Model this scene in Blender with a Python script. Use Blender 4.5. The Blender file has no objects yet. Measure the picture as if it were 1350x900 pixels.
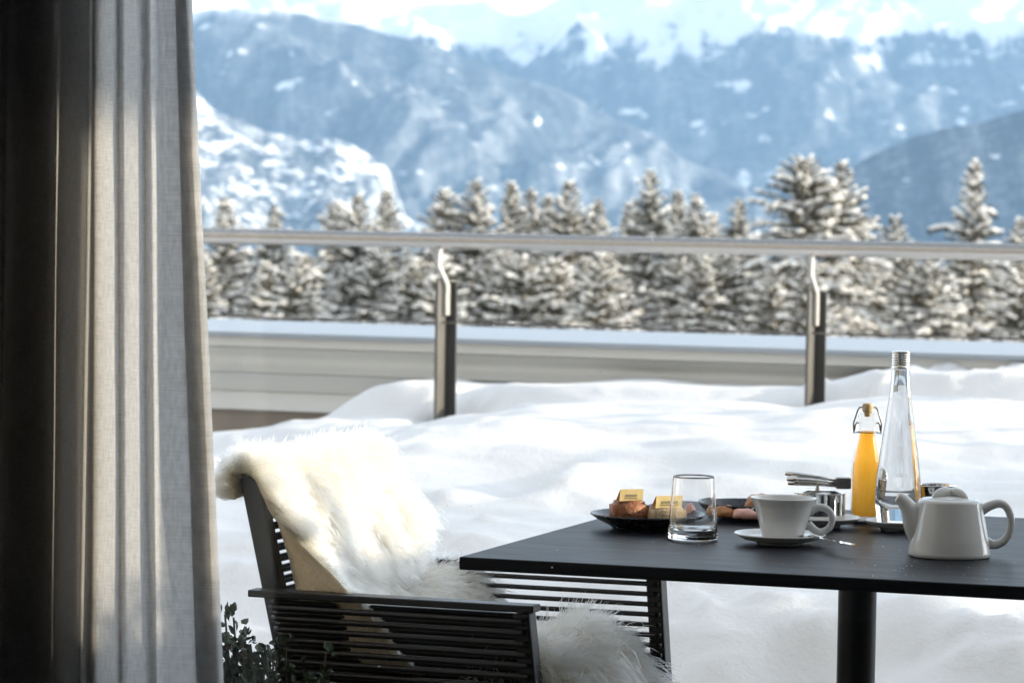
import bpy, bmesh, math, random
import numpy as np
from mathutils import Vector, Matrix

# ------------------------------------------------------------------ scene, camera, sky, sun, exposure
S = bpy.context.scene
COL = S.collection
F_PX, CAM_Z = 4400.0, 1.194            # focal length in pixels of a 1350 px wide picture
YAW, PITCH, ROLL = math.radians(19), math.atan(180 / 4400), 0.0165
cam_data = bpy.data.cameras.new('camera')
cam = bpy.data.objects.new('camera', cam_data)
COL.objects.link(cam)
S.camera = cam
cam_data.sensor_width = 36
cam_data.lens = 36 * F_PX / 1350
cam_data.clip_start, cam_data.clip_end = 0.05, 60000
RM = Matrix.Rotation(YAW, 3, 'Z') @ Matrix.Rotation(math.pi / 2 - PITCH, 3, 'X') @ Matrix.Rotation(ROLL, 3, 'Z')
cam.matrix_world = Matrix.Translation((0, 0, CAM_Z)) @ RM.to_4x4()
cam_data.dof.use_dof = True
cam_data.dof.focus_distance = 4.45
cam_data.dof.aperture_fstop = 117 / 8.8

SUN_AZ, SUN_EL = math.radians(21), math.radians(12)    # azimuth from +X (along the facade) towards +Y (outwards)
world = bpy.data.worlds.new('World'); S.world = world; world.use_nodes = True
wn = world.node_tree; bg = wn.nodes['Background']
sky = wn.nodes.new('ShaderNodeTexSky'); sky.sky_type = 'NISHITA'; sky.sun_disc = False
sky.sun_elevation = SUN_EL; sky.sun_rotation = math.pi / 2 - SUN_AZ
sky.air_density = 0.9; sky.dust_density = 2.5; sky.ozone_density = 1.0; sky.altitude = 1500
hsv = wn.nodes.new('ShaderNodeHueSaturation'); hsv.inputs['Saturation'].default_value = 0.22
wn.links.new(sky.outputs[0], hsv.inputs['Color']); wn.links.new(hsv.outputs[0], bg.inputs[0])
bg.inputs[1].default_value = 0.15
sd = bpy.data.lights.new('sun', 'SUN'); sd.energy = 2.6; sd.angle = math.radians(0.6); sd.color = (1.0, 0.85, 0.65)
so = bpy.data.objects.new('sun', sd); COL.objects.link(so)
sdir = Vector((math.cos(SUN_EL) * math.cos(SUN_AZ), math.cos(SUN_EL) * math.sin(SUN_AZ), math.sin(SUN_EL)))
so.rotation_euler = sdir.to_track_quat('Z', 'Y').to_euler(); so.location = (20, 20, 20)

S.view_settings.view_transform = 'Standard'; S.view_settings.look = 'None'
S.view_settings.gamma = 1.0; S.view_settings.use_curve_mapping = False
S.view_settings.exposure = 1.97
S.render.engine = 'CYCLES'
cy = S.cycles
cy.use_denoising = True; cy.max_bounces = 14; cy.transparent_max_bounces = 24; cy.diffuse_bounces = 5
cy.glossy_bounces = 6; cy.transmission_bounces = 14; cy.volume_bounces = 1; cy.sample_clamp_indirect = 6.0
cy.blur_glossy = 0.6
random.seed(5)

# ------------------------------------------------------------------ helpers
CAM = Vector((0, 0, CAM_Z))
def ray(px, py): return RM @ Vector(((px - 675) / F_PX, -(py - 450) / F_PX, -1.0))
def atz(px, py, z): d = ray(px, py); return CAM + d * ((z - CAM_Z) / d.z)
def aty(px, py, y): d = ray(px, py); return CAM + d * (y / d.y)
def zat(px, py, y): return aty(px, py, y).z

def lattice(ix, iy, seed):
    h = (ix.astype(np.int64) * 374761393 + iy.astype(np.int64) * 668265263 + seed * 974711) & 0x7fffffff
    h = ((h ^ (h >> 13)) * 1274126177) & 0x7fffffff
    return ((h ^ (h >> 16)) & 0xffff) / 65535.0
def vnoise(x, y, seed=0):
    x = np.asarray(x, float); y = np.asarray(y, float)
    ix, iy = np.floor(x), np.floor(y); fx, fy = x - ix, y - iy
    fx = fx * fx * fx * (fx * (fx * 6 - 15) + 10); fy = fy * fy * fy * (fy * (fy * 6 - 15) + 10)
    a = lattice(ix, iy, seed); b = lattice(ix + 1, iy, seed); c = lattice(ix, iy + 1, seed); d = lattice(ix + 1, iy + 1, seed)
    return (a + (b - a) * fx) * (1 - fy) + (c + (d - c) * fx) * fy
def fbm(x, y, seed=0, oct=4, gain=0.5):
    t, amp, n = 0.0, 1.0, 0.0
    for k in range(oct):
        t = t + amp * (vnoise(x * 2 ** k, y * 2 ** k, seed + 17 * k) - 0.5); n += amp; amp *= gain
    return t / n * 2
def ridged(x, y, seed=0, oct=4):
    t, amp, n = 0.0, 1.0, 0.0
    for k in range(oct):
        t = t + amp * (1 - np.abs(vnoise(x * 2 ** k, y * 2 ** k, seed + 31 * k) * 2 - 1)); n += amp; amp *= 0.5
    return t / n
def smooth(a, b, x):
    t = np.clip((np.asarray(x, float) - a) / (b - a), 0, 1); return t * t * (3 - 2 * t)

class MB:
    def __init__(self): self.v = []; self.f = []
    def add(self, vs, fs):
        o = len(self.v); self.v += [tuple(p) for p in vs]; self.f += [tuple(i + o for i in q) for q in fs]; return self
    def box(self, a, b, m=None):
        (x0, y0, z0), (x1, y1, z1) = a, b
        vs = [Vector(p) for p in ((x0,y0,z0),(x1,y0,z0),(x1,y1,z0),(x0,y1,z0),(x0,y0,z1),(x1,y0,z1),(x1,y1,z1),(x0,y1,z1))]
        if m is not None: vs = [m @ p for p in vs]
        return self.add(vs, [(0,3,2,1),(4,5,6,7),(0,1,5,4),(1,2,6,5),(2,3,7,6),(3,0,4,7)])
    def bar(self, p, q, w, t, up=(0, 0, 1)):
        p, q = Vector(p), Vector(q); d = (q - p).normalized(); up = Vector(up)
        s = d.cross(up).normalized(); u = s.cross(d).normalized(); s *= w / 2; u *= t / 2
        vs = [p-s-u, p+s-u, p+s+u, p-s+u, q-s-u, q+s-u, q+s+u, q-s+u]
        return self.add(vs, [(0,1,2,3),(7,6,5,4),(0,4,5,1),(1,5,6,2),(2,6,7,3),(3,7,4,0)])
    def tube(self, pts, r, n=10, closed=False, sx=1.0):
        pts = [Vector(p) for p in pts]; m = len(pts)
        rs = r if isinstance(r, (list, tuple)) else [r] * m
        base = len(self.v); prev = None; fs = []
        for i, p in enumerate(pts):
            d = (pts[(i + 1) % m] - pts[i - 1]) if closed else (pts[min(i + 1, m - 1)] - pts[max(i - 1, 0)])
            d.normalize()
            if prev is None:
                ref = Vector((0, 0, 1)) if abs(d.z) < 0.9 else Vector((0, 1, 0))
                a = d.cross(ref).normalized()
            else: a = (prev - d * prev.dot(d)).normalized()
            prev = a; b = d.cross(a)
            for k in range(n):
                t = 2 * math.pi * k / n
                self.v.append(tuple(p + a * (math.cos(t) * rs[i] * sx) + b * (math.sin(t) * rs[i])))
        for i in range(m if closed else m - 1):
            j = (i + 1) % m
            for k in range(n):
                l = (k + 1) % n
                fs.append((base + i*n + k, base + j*n + k, base + j*n + l, base + i*n + l))
        if not closed:
            fs.append(tuple(base + k for k in range(n))); fs.append(tuple(base + (m-1)*n + k for k in reversed(range(n))))
        self.f += fs; return self
    def lathe(self, prof, n=48, c=(0, 0, 0), close=False):
        dp = [prof[0]]
        for (r0, z0), (r1, z1) in zip(prof[:-1], prof[1:]):      # holding loops keep smooth shading true on long spans
            d = math.hypot(r1 - r0, z1 - z0)
            if d > .004:
                for e in (.0008 / d, .5, 1 - .0008 / d): dp.append((r0 + (r1 - r0) * e, z0 + (z1 - z0) * e))
            dp.append((r1, z1))
        prof = dp
        base = len(self.v); m = len(prof); idx = []
        for (r, z) in prof:
            if r < 1e-6: self.v.append((c[0], c[1], c[2] + z)); idx.append([len(self.v) - 1] * n)
            else:
                row = []
                for k in range(n):
                    t = 2 * math.pi * k / n
                    self.v.append((c[0] + r*math.cos(t), c[1] + r*math.sin(t), c[2] + z)); row.append(len(self.v) - 1)
                idx.append(row)
        rng = range(m) if close else range(m - 1)
        for i in rng:
            A, B = idx[i], idx[(i + 1) % m]
            for k in range(n):
                l = (k + 1) % n; q = []
                for w in (A[k], A[l], B[l], B[k]):
                    if w not in q: q.append(w)
                if len(q) > 2: self.f.append(tuple(q))
        return self
    def grid(self, P):
        P = np.asarray(P); nu, nv = P.shape[:2]; o = len(self.v)
        self.v += [tuple(p) for p in P.reshape(-1, 3)]
        self.f += [(o+i*nv+j, o+(i+1)*nv+j, o+(i+1)*nv+j+1, o+i*nv+j+1) for i in range(nu-1) for j in range(nv-1)]
        return self
    def extrude(self, prof, x0, x1, closed=True):     # profile of (y, z) points swept along X
        n = len(prof); vs = [(x0, y, z) for y, z in prof] + [(x1, y, z) for y, z in prof]
        fs = [(i, (i+1) % n, n + (i+1) % n, n + i) for i in range(n if closed else n - 1)]
        if closed: fs += [tuple(reversed(range(n))), tuple(range(n, 2*n))]
        return self.add(vs, fs)
    def mesh(self, name, mat, sm=False, bevel=0, seg=2, fix=True):
        me = bpy.data.meshes.new(name); me.from_pydata(self.v, [], self.f)
        if bevel or fix:
            bm = bmesh.new(); bm.from_mesh(me)
            if fix: bmesh.ops.recalc_face_normals(bm, faces=bm.faces)
            if bevel:
                es = [e for e in bm.edges if len(e.link_faces) == 2 and e.calc_face_angle(0) > 0.5]
                bmesh.ops.bevel(bm, geom=es, offset=bevel, segments=seg, profile=0.6, affect='EDGES', clamp_overlap=True)
            bm.to_mesh(me); bm.free()
        if sm: me.polygons.foreach_set('use_smooth', [True] * len(me.polygons))
        if sm == 2: me.set_sharp_from_angle(angle=math.radians(40))
        me.materials.append(mat); return me
    def build(self, name, mat, parent=None, sm=False, bevel=0, seg=2, fix=True, **tags):
        return link(name, self.mesh(name, mat, sm, bevel, seg, fix), parent, **tags)

WL = {}
def link(name, data, parent=None, world_coords=True, loc=None, **tags):
    o = bpy.data.objects.new(name, data); COL.objects.link(o)
    if parent is not None:
        o.parent = parent
        if world_coords: o.location = -WL[parent.name]
    if loc is not None: o.location = loc
    WL[o.name] = (WL[parent.name] if parent is not None else Vector((0, 0, 0))) + o.location
    tag(o, **tags); return o
def tag(o, label=None, cat=None, group=None, kind=None):
    if label: o['label'] = label
    if cat: o['category'] = cat
    if group: o['group'] = group
    if kind: o['kind'] = kind
    return o
def thing(name, loc, label, cat, group=None):
    return link(name, None, None, loc=Vector(loc), label=label, cat=cat, group=group)
def catmull(P, n):
    P = np.asarray(P, float); m = len(P); t = np.linspace(0, m - 1, n); i = np.clip(t.astype(int), 0, m - 2); f = (t - i)
    f = f.reshape((-1,) + (1,) * (P.ndim - 1))
    p0 = P[np.maximum(i - 1, 0)]; p1 = P[i]; p2 = P[i + 1]; p3 = P[np.minimum(i + 2, m - 1)]
    return 0.5 * (2*p1 + (p2 - p0)*f + (2*p0 - 5*p1 + 4*p2 - p3)*f*f + (3*p1 - p0 - 3*p2 + p3)*f**3)

# ------------------------------------------------------------------ materials
def newmat(name):
    m = bpy.data.materials.new(name); m.use_nodes = True; nt = m.node_tree
    return m, nt, nt.nodes['Principled BSDF']
def nd(nt, typ, **kw):
    n = nt.nodes.new(typ)
    for k, v in kw.items():
        if k in n.inputs: n.inputs[k].default_value = v
        else: setattr(n, k, v)
    return n
def ramp(nt, src, stops):
    r = nt.nodes.new('ShaderNodeValToRGB'); el = r.color_ramp.elements
    while len(el) < len(stops): el.new(0.5)
    for e, (p, c) in zip(el, stops):
        e.position = p; e.color = (c if isinstance(c, tuple) else (c, c, c)) + (1,)
    nt.links.new(src, r.inputs[0]); return r
def pmat(name, col, rough=0.5, metal=0, spec=0.5, var=0.0, vscale=20, bump=0, bscale=60, rvar=0.0, stretch=None, **kw):
    m, nt, b = newmat(name); L = nt.links.new
    b.inputs['Base Color'].default_value = col + (1,); b.inputs['Roughness'].default_value = rough
    b.inputs['Metallic'].default_value = metal; b.inputs['Specular IOR Level'].default_value = spec
    for k, v in kw.items(): b.inputs[k].default_value = v
    tc = nd(nt, 'ShaderNodeTexCoord'); src = tc.outputs['Object']
    if stretch:
        mp = nd(nt, 'ShaderNodeMapping'); mp.inputs['Scale'].default_value = stretch; L(src, mp.inputs[0]); src = mp.outputs[0]
    if var or rvar:
        n = nd(nt, 'ShaderNodeTexNoise', Scale=vscale, Detail=6.0, Roughness=0.6); L(src, n.inputs['Vector'])
        if var:
            r = ramp(nt, n.outputs[0], [(0.25, tuple(max(0, c*(1-var)) for c in col)), (0.75, tuple(min(1, c*(1+var)) for c in col))])
            L(r.outputs[0], b.inputs['Base Color'])
        if rvar:
            mr = nd(nt, 'ShaderNodeMapRange'); mr.inputs[3].default_value = max(0.02, rough - rvar); mr.inputs[4].default_value = rough + rvar
            L(n.outputs[0], mr.inputs[0]); L(mr.outputs[0], b.inputs['Roughness'])
    if bump:
        n2 = nd(nt, 'ShaderNodeTexNoise', Scale=bscale, Detail=5.0, Roughness=0.6); L(src, n2.inputs['Vector'])
        bp = nd(nt, 'ShaderNodeBump', Strength=1.0, Distance=bump); L(n2.outputs[0], bp.inputs['Height']); L(bp.outputs[0], b.inputs['Normal'])
    return m

def snow_material():
    m, nt, b = newmat('snow'); L = nt.links.new
    b.inputs['Base Color'].default_value = (0.86, 0.865, 0.87, 1); b.inputs['Roughness'].default_value = 0.75
    b.inputs['Specular IOR Level'].default_value = 0.25
    b.inputs['Subsurface Weight'].default_value = 0.0
    tc = nd(nt, 'ShaderNodeTexCoord')
    n1 = nd(nt, 'ShaderNodeTexNoise', Scale=9.0, Detail=8.0, Roughness=0.62); L(tc.outputs['Object'], n1.inputs['Vector'])
    n2 = nd(nt, 'ShaderNodeTexNoise', Scale=120.0, Detail=3.0); L(tc.outputs['Object'], n2.inputs['Vector'])
    b1 = nd(nt, 'ShaderNodeBump', Strength=0.45, Distance=0.018); L(n1.outputs[0], b1.inputs['Height'])
    b2 = nd(nt, 'ShaderNodeBump', Strength=0.5, Distance=0.003); L(n2.outputs[0], b2.inputs['Height']); L(b1.outputs[0], b2.inputs['Normal'])
    L(b2.outputs[0], b.inputs['Normal']); return m

def mountain_material(name, treeline, tvar, patch_lo, patch_hi, scale=1.0, forest=(0.055, 0.068, 0.082), seed=0.0, dusting=0.30, fine_w=0.3):
    m, nt, b = newmat(name); L = nt.links.new
    b.inputs['Roughness'].default_value = 0.9; b.inputs['Specular IOR Level'].default_value = 0.05
    g = nd(nt, 'ShaderNodeNewGeometry'); sp = nd(nt, 'ShaderNodeSeparateXYZ'); L(g.outputs['Position'], sp.inputs[0])
    mp = nd(nt, 'ShaderNodeMapping'); mp.inputs['Location'].default_value = (seed, seed, seed); L(g.outputs['Position'], mp.inputs[0])
    def noise(sx, sy, sz, detail=6, rough=0.6):
        q = nd(nt, 'ShaderNodeMapping'); q.inputs['Scale'].default_value = (sx*scale, sy*scale, sz*scale); L(mp.outputs[0], q.inputs[0])
        n = nd(nt, 'ShaderNodeTexNoise', Scale=1.0, Detail=float(detail), Roughness=rough); L(q.outputs[0], n.inputs['Vector']); return n.outputs[0]
    def math_(op, a, c):
        n = nd(nt, 'ShaderNodeMath', operation=op)
        for i, s in enumerate((a, c)):
            if isinstance(s, (int, float)): n.inputs[i].default_value = s
            else: L(s, n.inputs[i])
        return n.outputs[0]
    def mrange(s, a, c):
        n = nd(nt, 'ShaderNodeMapRange', interpolation_type='SMOOTHSTEP'); n.inputs[1].default_value = a; n.inputs[2].default_value = c
        L(s, n.inputs[0]); return n.outputs[0]
    big = noise(1/420, 1/420, 1/160); fine = noise(1/60, 1/60, 1/40, 8, 0.7); strip = noise(1/170, 1/170, 1/75, 4, 0.55)
    rot = nd(nt, 'ShaderNodeMapping'); rot.inputs['Rotation'].default_value = (0, 0, -YAW); L(mp.outputs[0], rot.inputs[0])
    stk = nd(nt, 'ShaderNodeMapping'); stk.inputs['Scale'].default_value = (scale/95, scale/800, scale/420); stk.inputs['Rotation'].default_value = (0, 0.5, 0.3); L(rot.outputs[0], stk.inputs[0])
    sn_ = nd(nt, 'ShaderNodeTexNoise', Scale=1.0, Detail=6.0, Roughness=0.65); L(stk.outputs[0], sn_.inputs['Vector']); streak = sn_.outputs[0]   # gullies down the fall line
    alt = math_('ADD', sp.outputs['Z'], math_('MULTIPLY', math_('SUBTRACT', big, 0.5), tvar))
    alt = math_('ADD', alt, math_('MULTIPLY', math_('SUBTRACT', streak, 0.5), tvar * 0.9))
    high = mrange(alt, treeline - 45, treeline + 45)
    patch = mrange(math_('ADD', strip, math_('MULTIPLY', math_('SUBTRACT', fine, 0.5), fine_w)), patch_lo, patch_hi)
    dust = math_('MULTIPLY', mrange(math_('ADD', math_('MULTIPLY', streak, 0.6), math_('MULTIPLY', fine, 0.4)), 0.42, 0.70), dusting)
    s = math_('MAXIMUM', math_('MAXIMUM', high, patch), dust)
    mix = nd(nt, 'ShaderNodeMix', data_type='RGBA')
    mix.inputs[6].default_value = forest + (1,); mix.inputs[7].default_value = (0.88, 0.88, 0.88, 1)
    L(s, mix.inputs[0]); L(mix.outputs[2], b.inputs['Base Color'])
    return m

def glass_mat(name, ior=1.5, col=(1, 1, 1), rough=0.0):
    m, nt, b = newmat(name)
    b.inputs['Base Color'].default_value = col + (1,); b.inputs['Transmission Weight'].default_value = 1.0
    b.inputs['Roughness'].default_value = rough; b.inputs['IOR'].default_value = ior
    return m

def pane_mat():
    m, nt, b = newmat('window_glass'); L = nt.links.new; nt.nodes.remove(b)
    out = [n for n in nt.nodes if n.type == 'OUTPUT_MATERIAL'][0]
    tr = nd(nt, 'ShaderNodeBsdfTransparent'); tr.inputs[0].default_value = (0.97, 0.98, 0.975, 1)
    gl = nd(nt, 'ShaderNodeBsdfGlossy'); gl.inputs['Roughness'].default_value = 0.0; gl.inputs['Color'].default_value = (0.9, 0.92, 0.92, 1)
    fr = nd(nt, 'ShaderNodeFresnel', IOR=1.45); mx = nd(nt, 'ShaderNodeMixShader')
    ge = nd(nt, 'ShaderNodeNewGeometry'); io = nd(nt, 'ShaderNodeMapRange'); io.inputs[3].default_value = 1.45; io.inputs[4].default_value = 1 / 1.45
    L(ge.outputs['Backfacing'], io.inputs[0]); L(io.outputs[0], fr.inputs['IOR'])       # same reflectance on both faces of the pane
    L(fr.outputs[0], mx.inputs[0]); L(tr.outputs[0], mx.inputs[1]); L(gl.outputs[0], mx.inputs[2])
    tc = nd(nt, 'ShaderNodeTexCoord'); vo = nd(nt, 'ShaderNodeTexVoronoi', Scale=26.0); L(tc.outputs['Object'], vo.inputs['Vector'])
    r = ramp(nt, vo.outputs['Distance'], [(0.0, 0.55), (0.035, 0.0)])
    df = nd(nt, 'ShaderNodeBsdfTranslucent'); df.inputs[0].default_value = (0.8, 0.8, 0.8, 1)
    mx2 = nd(nt, 'ShaderNodeMixShader'); L(r.outputs[0], mx2.inputs[0]); L(mx.outputs[0], mx2.inputs[1]); L(df.outputs[0], mx2.inputs[2])
    L(mx2.outputs[0], out.inputs[0]); return m

def thin_glass_mat():
    m, nt, b = newmat('thin_glass'); L = nt.links.new; nt.nodes.remove(b)
    out = [n for n in nt.nodes if n.type == 'OUTPUT_MATERIAL'][0]
    tr = nd(nt, 'ShaderNodeBsdfTransparent'); gl = nd(nt, 'ShaderNodeBsdfGlossy'); gl.inputs['Roughness'].default_value = 0.02
    fr = nd(nt, 'ShaderNodeFresnel', IOR=1.45); mx = nd(nt, 'ShaderNodeMixShader')
    ge = nd(nt, 'ShaderNodeNewGeometry'); io = nd(nt, 'ShaderNodeMapRange'); io.inputs[3].default_value = 1.45; io.inputs[4].default_value = 1 / 1.45
    L(ge.outputs['Backfacing'], io.inputs[0]); L(io.outputs[0], fr.inputs['IOR'])
    L(fr.outputs[0], mx.inputs[0]); L(tr.outputs[0], mx.inputs[1]); L(gl.outputs[0], mx.inputs[2]); L(mx.outputs[0], out.inputs[0]); return m

def linen_mat(name, col, transl):
    m, nt, b = newmat(name); L = nt.links.new; nt.nodes.remove(b)
    out = [n for n in nt.nodes if n.type == 'OUTPUT_MATERIAL'][0]
    uv = nd(nt, 'ShaderNodeUVMap'); uv.uv_map = 'UVMap'
    def thr(sx, sy, detail=2.0):
        q = nd(nt, 'ShaderNodeMapping'); q.inputs['Scale'].default_value = (sx, sy, 1); L(uv.outputs[0], q.inputs[0])
        n = nd(nt, 'ShaderNodeTexNoise', Scale=1.0, Detail=detail, Roughness=0.6); L(q.outputs[0], n.inputs['Vector']); return n.outputs[0]
    w1, w2 = thr(75, 800), thr(640, 60)
    ad = nd(nt, 'ShaderNodeMath', operation='ADD'); L(w1, ad.inputs[0]); L(w2, ad.inputs[1])
    dk = tuple(c * 0.80 for c in col)
    r = ramp(nt, ad.outputs[0], [(0.0, dk), (1.0, col)])
    mr = nd(nt, 'ShaderNodeMapRange'); mr.inputs[1].default_value = 0.7; mr.inputs[2].default_value = 1.3; L(ad.outputs[0], mr.inputs[0])
    r = ramp(nt, mr.outputs[0], [(0.0, dk), (1.0, col)])
    di = nd(nt, 'ShaderNodeBsdfDiffuse'); L(r.outputs[0], di.inputs[0])
    tr = nd(nt, 'ShaderNodeBsdfTranslucent')
    r2 = ramp(nt, mr.outputs[0], [(0.0, tuple(c * 0.66 for c in col)), (1.0, col)]); L(r2.outputs[0], tr.inputs[0])
    bp = nd(nt, 'ShaderNodeBump', Strength=0.6, Distance=0.0012); L(ad.outputs[0], bp.inputs['Height']); L(bp.outputs[0], di.inputs['Normal'])
    mx = nd(nt, 'ShaderNodeMixShader'); mx.inputs[0].default_value = transl
    L(di.outputs[0], mx.inputs[1]); L(tr.outputs[0], mx.inputs[2]); L(mx.outputs[0], out.inputs[0]); return m

def juice_mat():
    m, nt, b = newmat('orange_juice'); L = nt.links.new
    out = [n for n in nt.nodes if n.type == 'OUTPUT_MATERIAL'][0]
    b.inputs['Base Color'].default_value = (1.0, 0.52, 0.04, 1); b.inputs['Roughness'].default_value = 0.3
    tr = nd(nt, 'ShaderNodeBsdfTranslucent'); tr.inputs[0].default_value = (1.0, 0.74, 0.28, 1)
    tc = nd(nt, 'ShaderNodeTexCoord'); n = nd(nt, 'ShaderNodeTexNoise', Scale=45.0, Detail=3.0); L(tc.outputs['Object'], n.inputs['Vector'])
    r = ramp(nt, n.outputs[0], [(0.3, (1.0, 0.70, 0.17)), (0.7, (1.0, 0.78, 0.25))]); L(r.outputs[0], tr.inputs[0])
    mx = nd(nt, 'ShaderNodeMixShader'); mx.inputs[0].default_value = 0.8
    L(b.outputs[0], mx.inputs[1]); L(tr.outputs[0], mx.inputs[2]); L(mx.outputs[0], out.inputs[0]); return m

def fur_mat():
    m, nt, b = newmat('fleece'); nt.nodes.remove(b); L = nt.links.new
    out = [n for n in nt.nodes if n.type == 'OUTPUT_MATERIAL'][0]
    hi = nd(nt, 'ShaderNodeHairInfo')
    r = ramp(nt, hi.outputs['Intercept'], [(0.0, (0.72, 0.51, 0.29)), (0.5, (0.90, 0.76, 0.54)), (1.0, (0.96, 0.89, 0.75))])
    h = nd(nt, 'ShaderNodeBsdfHairPrincipled'); h.parametrization = 'COLOR'
    h.inputs['Roughness'].default_value = 0.4; h.inputs['Radial Roughness'].default_value = 0.6
    L(r.outputs[0], h.inputs['Color']); L(h.outputs[0], out.inputs[0]); return m

M = dict(
    snow=snow_material(),
    black_metal=pmat('black_metal', (0.010, 0.011, 0.013), 0.42, 0, 0.5, bump=0.0002, bscale=500, rvar=0.08),
    cord=pmat('black_cord', (0.012, 0.012, 0.014), 0.38, 0, 0.5, rvar=0.1, vscale=60),
    tabletop=pmat('black_laminate', (0.012, 0.013, 0.016), 0.42, 0, 0.10, var=0.12, vscale=14, bump=0.00015, bscale=260, rvar=0.12, stretch=(0.6, 5, 5)),
    steel=pmat('brushed_steel', (0.50, 0.48, 0.455), 0.26, 1.0, var=0.06, rvar=0.06, stretch=(0.5, 20, 20)),
    bright_steel=pmat('bright_steel', (0.75, 0.74, 0.72), 0.22, 1.0, rvar=0.06),
    polished=pmat('polished_steel', (0.70, 0.69, 0.67), 0.07, 1.0, rvar=0.03),
    bracket=pmat('galvanised', (0.42, 0.41, 0.39), 0.5, 0.3, var=0.1, vscale=30),
    post=pmat('post_paint', (0.115, 0.108, 0.097), 0.45, 0, 0.5, var=0.15, vscale=9),
    post_shade_and_frame=pmat('post_shade_and_frame_dark', (0.045, 0.044, 0.042), 0.5, 0, 0.3, var=0.2, vscale=9),  # post colour darkened for the flange's shaded side; plain dark on the window frame
    coping=pmat('coping_sheet', (0.36, 0.40, 0.45), 0.42, 0.3, var=0.05, vscale=2, rvar=0.1),
    cladding=pmat('cladding_sheet', (0.66, 0.65, 0.61), 0.45, 0.25, var=0.06, vscale=1.5, rvar=0.08, stretch=(0.15, 3, 3)),
    render=pmat('brown_render', (0.26, 0.22, 0.18), 0.9, var=0.15, vscale=6, bump=0.003, bscale=40),
    porcelain=pmat('white_porcelain', (0.70, 0.70, 0.69), 0.08, 0, 0.5, rvar=0.03, vscale=30),
    stoneware=pmat('black_stoneware', (0.022, 0.026, 0.036), 0.28, 0, 0.5, var=0.35, vscale=70, bump=0.0003, bscale=200, rvar=0.1),
    glass=glass_mat('clear_glass'), thin_glass=thin_glass_mat(), water=glass_mat('water', 1.333),
    juice=juice_mat(),
    cork=pmat('stopper', (0.62, 0.47, 0.28), 0.7, var=0.25, vscale=200, bump=0.0005, bscale=300),
    wire=pmat('dark_wire', (0.20, 0.19, 0.18), 0.35, 0.9),
    brown_cake=pmat('brown_cake', (0.34, 0.13, 0.055), 0.55, var=0.6, vscale=120, bump=0.003, bscale=160),
    pale_cake=pmat('pale_cake', (0.68, 0.53, 0.34), 0.8, var=0.4, vscale=220, bump=0.003, bscale=260),
    pastry=pmat('pastry', (0.50, 0.24, 0.10), 0.5, var=0.5, vscale=60, bump=0.003, bscale=90),
    icing=pmat('pink_icing', (0.75, 0.42, 0.36), 0.5, var=0.3, vscale=60),
    gold=pmat('gold_card', (0.80, 0.62, 0.28), 0.5, 0.0, var=0.12, vscale=80),
    droplet=pmat('melt_drop', (0.75, 0.76, 0.78), 0.15),
    print=pmat('tag_print', (0.30, 0.26, 0.16), 0.6),
    orange_card=pmat('orange_card', (0.72, 0.36, 0.14), 0.6, var=0.1),
    leather=pmat('hide_leather', (0.76, 0.65, 0.50), 0.75, var=0.07, vscale=12, bump=0.0003, bscale=160),
    hide=pmat('hide_base', (0.72, 0.64, 0.50), 0.9),
    fleece=fur_mat(),
    leaf=pmat('box_leaf', (0.030, 0.048, 0.022), 0.45, 0, 0.4, var=0.5, vscale=40),
    stem=pmat('stem_bark', (0.07, 0.055, 0.04), 0.9),
    pot=pmat('planter', (0.05, 0.05, 0.052), 0.7, var=0.1),
    needle=pmat('spruce_needles', (0.075, 0.065, 0.040), 0.8, 0, 0.2, var=0.45, vscale=2.5),
    bark=pmat('spruce_bark', (0.11, 0.085, 0.06), 0.9, var=0.3, vscale=8),
    tree_snow=pmat('tree_snow', (0.90, 0.88, 0.84), 0.8, 0, 0.1),
    deck=pmat('deck_boards', (0.14, 0.12, 0.10), 0.8, var=0.2, vscale=5),
    plaster=pmat('dark_plaster', (0.30, 0.30, 0.30), 0.9, var=0.05), floor=pmat('dark_floor', (0.045, 0.046, 0.049), 0.6, var=0.2, vscale=4),
    facade=pmat('facade_render', (0.42, 0.38, 0.33), 0.9, var=0.08, vscale=3),
    pane=pane_mat(), linen=linen_mat('linen', (0.775, 0.772, 0.77), 0.58),
)

# ------------------------------------------------------------------ the setting: ground, terrace, room, mountains
xs = [-9000, -4000, -1500, -400, -100, -20, 0, 20, 100, 400, 1500, 4000, 9000]
ys = [(-250, -3.2), (0, -3.2), (12, -3.2), (14, -3.6), (30, -5.2), (60, -7), (90, -8.5), (150, -12), (260, -30), (600, -130), (1500, -430), (3200, -740), (5200, -760), (16000, -760)]
g = MB(); g.grid([[(x, y, z) for x in xs] for y, z in ys])
g.build('ground', M['snow'], sm=True, kind='structure')
MB().box((-14, 3.62, -3.3), (8, 11.62, 0)).build('terrace_floor', M['deck'], kind='structure')

XJ = -1.645             # window jamb hidden behind the curtain
WY0, WY1 = 3.386, 3.48                  # thickness of the facade wall
MB().box((-5, -2.6, -0.2), (4, WY0, 0)).build('room_floor', M['floor'], kind='structure')
MB().box((-5, -2.6, 2.5), (4, WY0, 2.7)).build('room_ceiling', M['plaster'], kind='structure')
MB().box((-5, -2.8, 0), (4, -2.6, 2.5)).build('room_wall_back', M['plaster'], kind='structure')
MB().box((-5.2, -2.8, 0), (-5, WY0, 2.5)).build('room_wall_left', M['plaster'], kind='structure')
MB().box((4, -2.8, 0), (4.2, WY0, 2.5)).build('room_wall_right', M['plaster'], kind='structure')
fw = MB(); fw.box((-14, WY0, -3.3), (XJ, WY1, 5)); fw.box((0.9, WY0, -3.3), (8, WY1, 5)); fw.box((XJ, WY0, 2.35), (0.9, WY1, 5)); fw.box((XJ, WY0, -3.3), (0.9, WY1, 0.02))
fw.build('facade_wall', M['facade'], fix=False, kind='structure')
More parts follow.
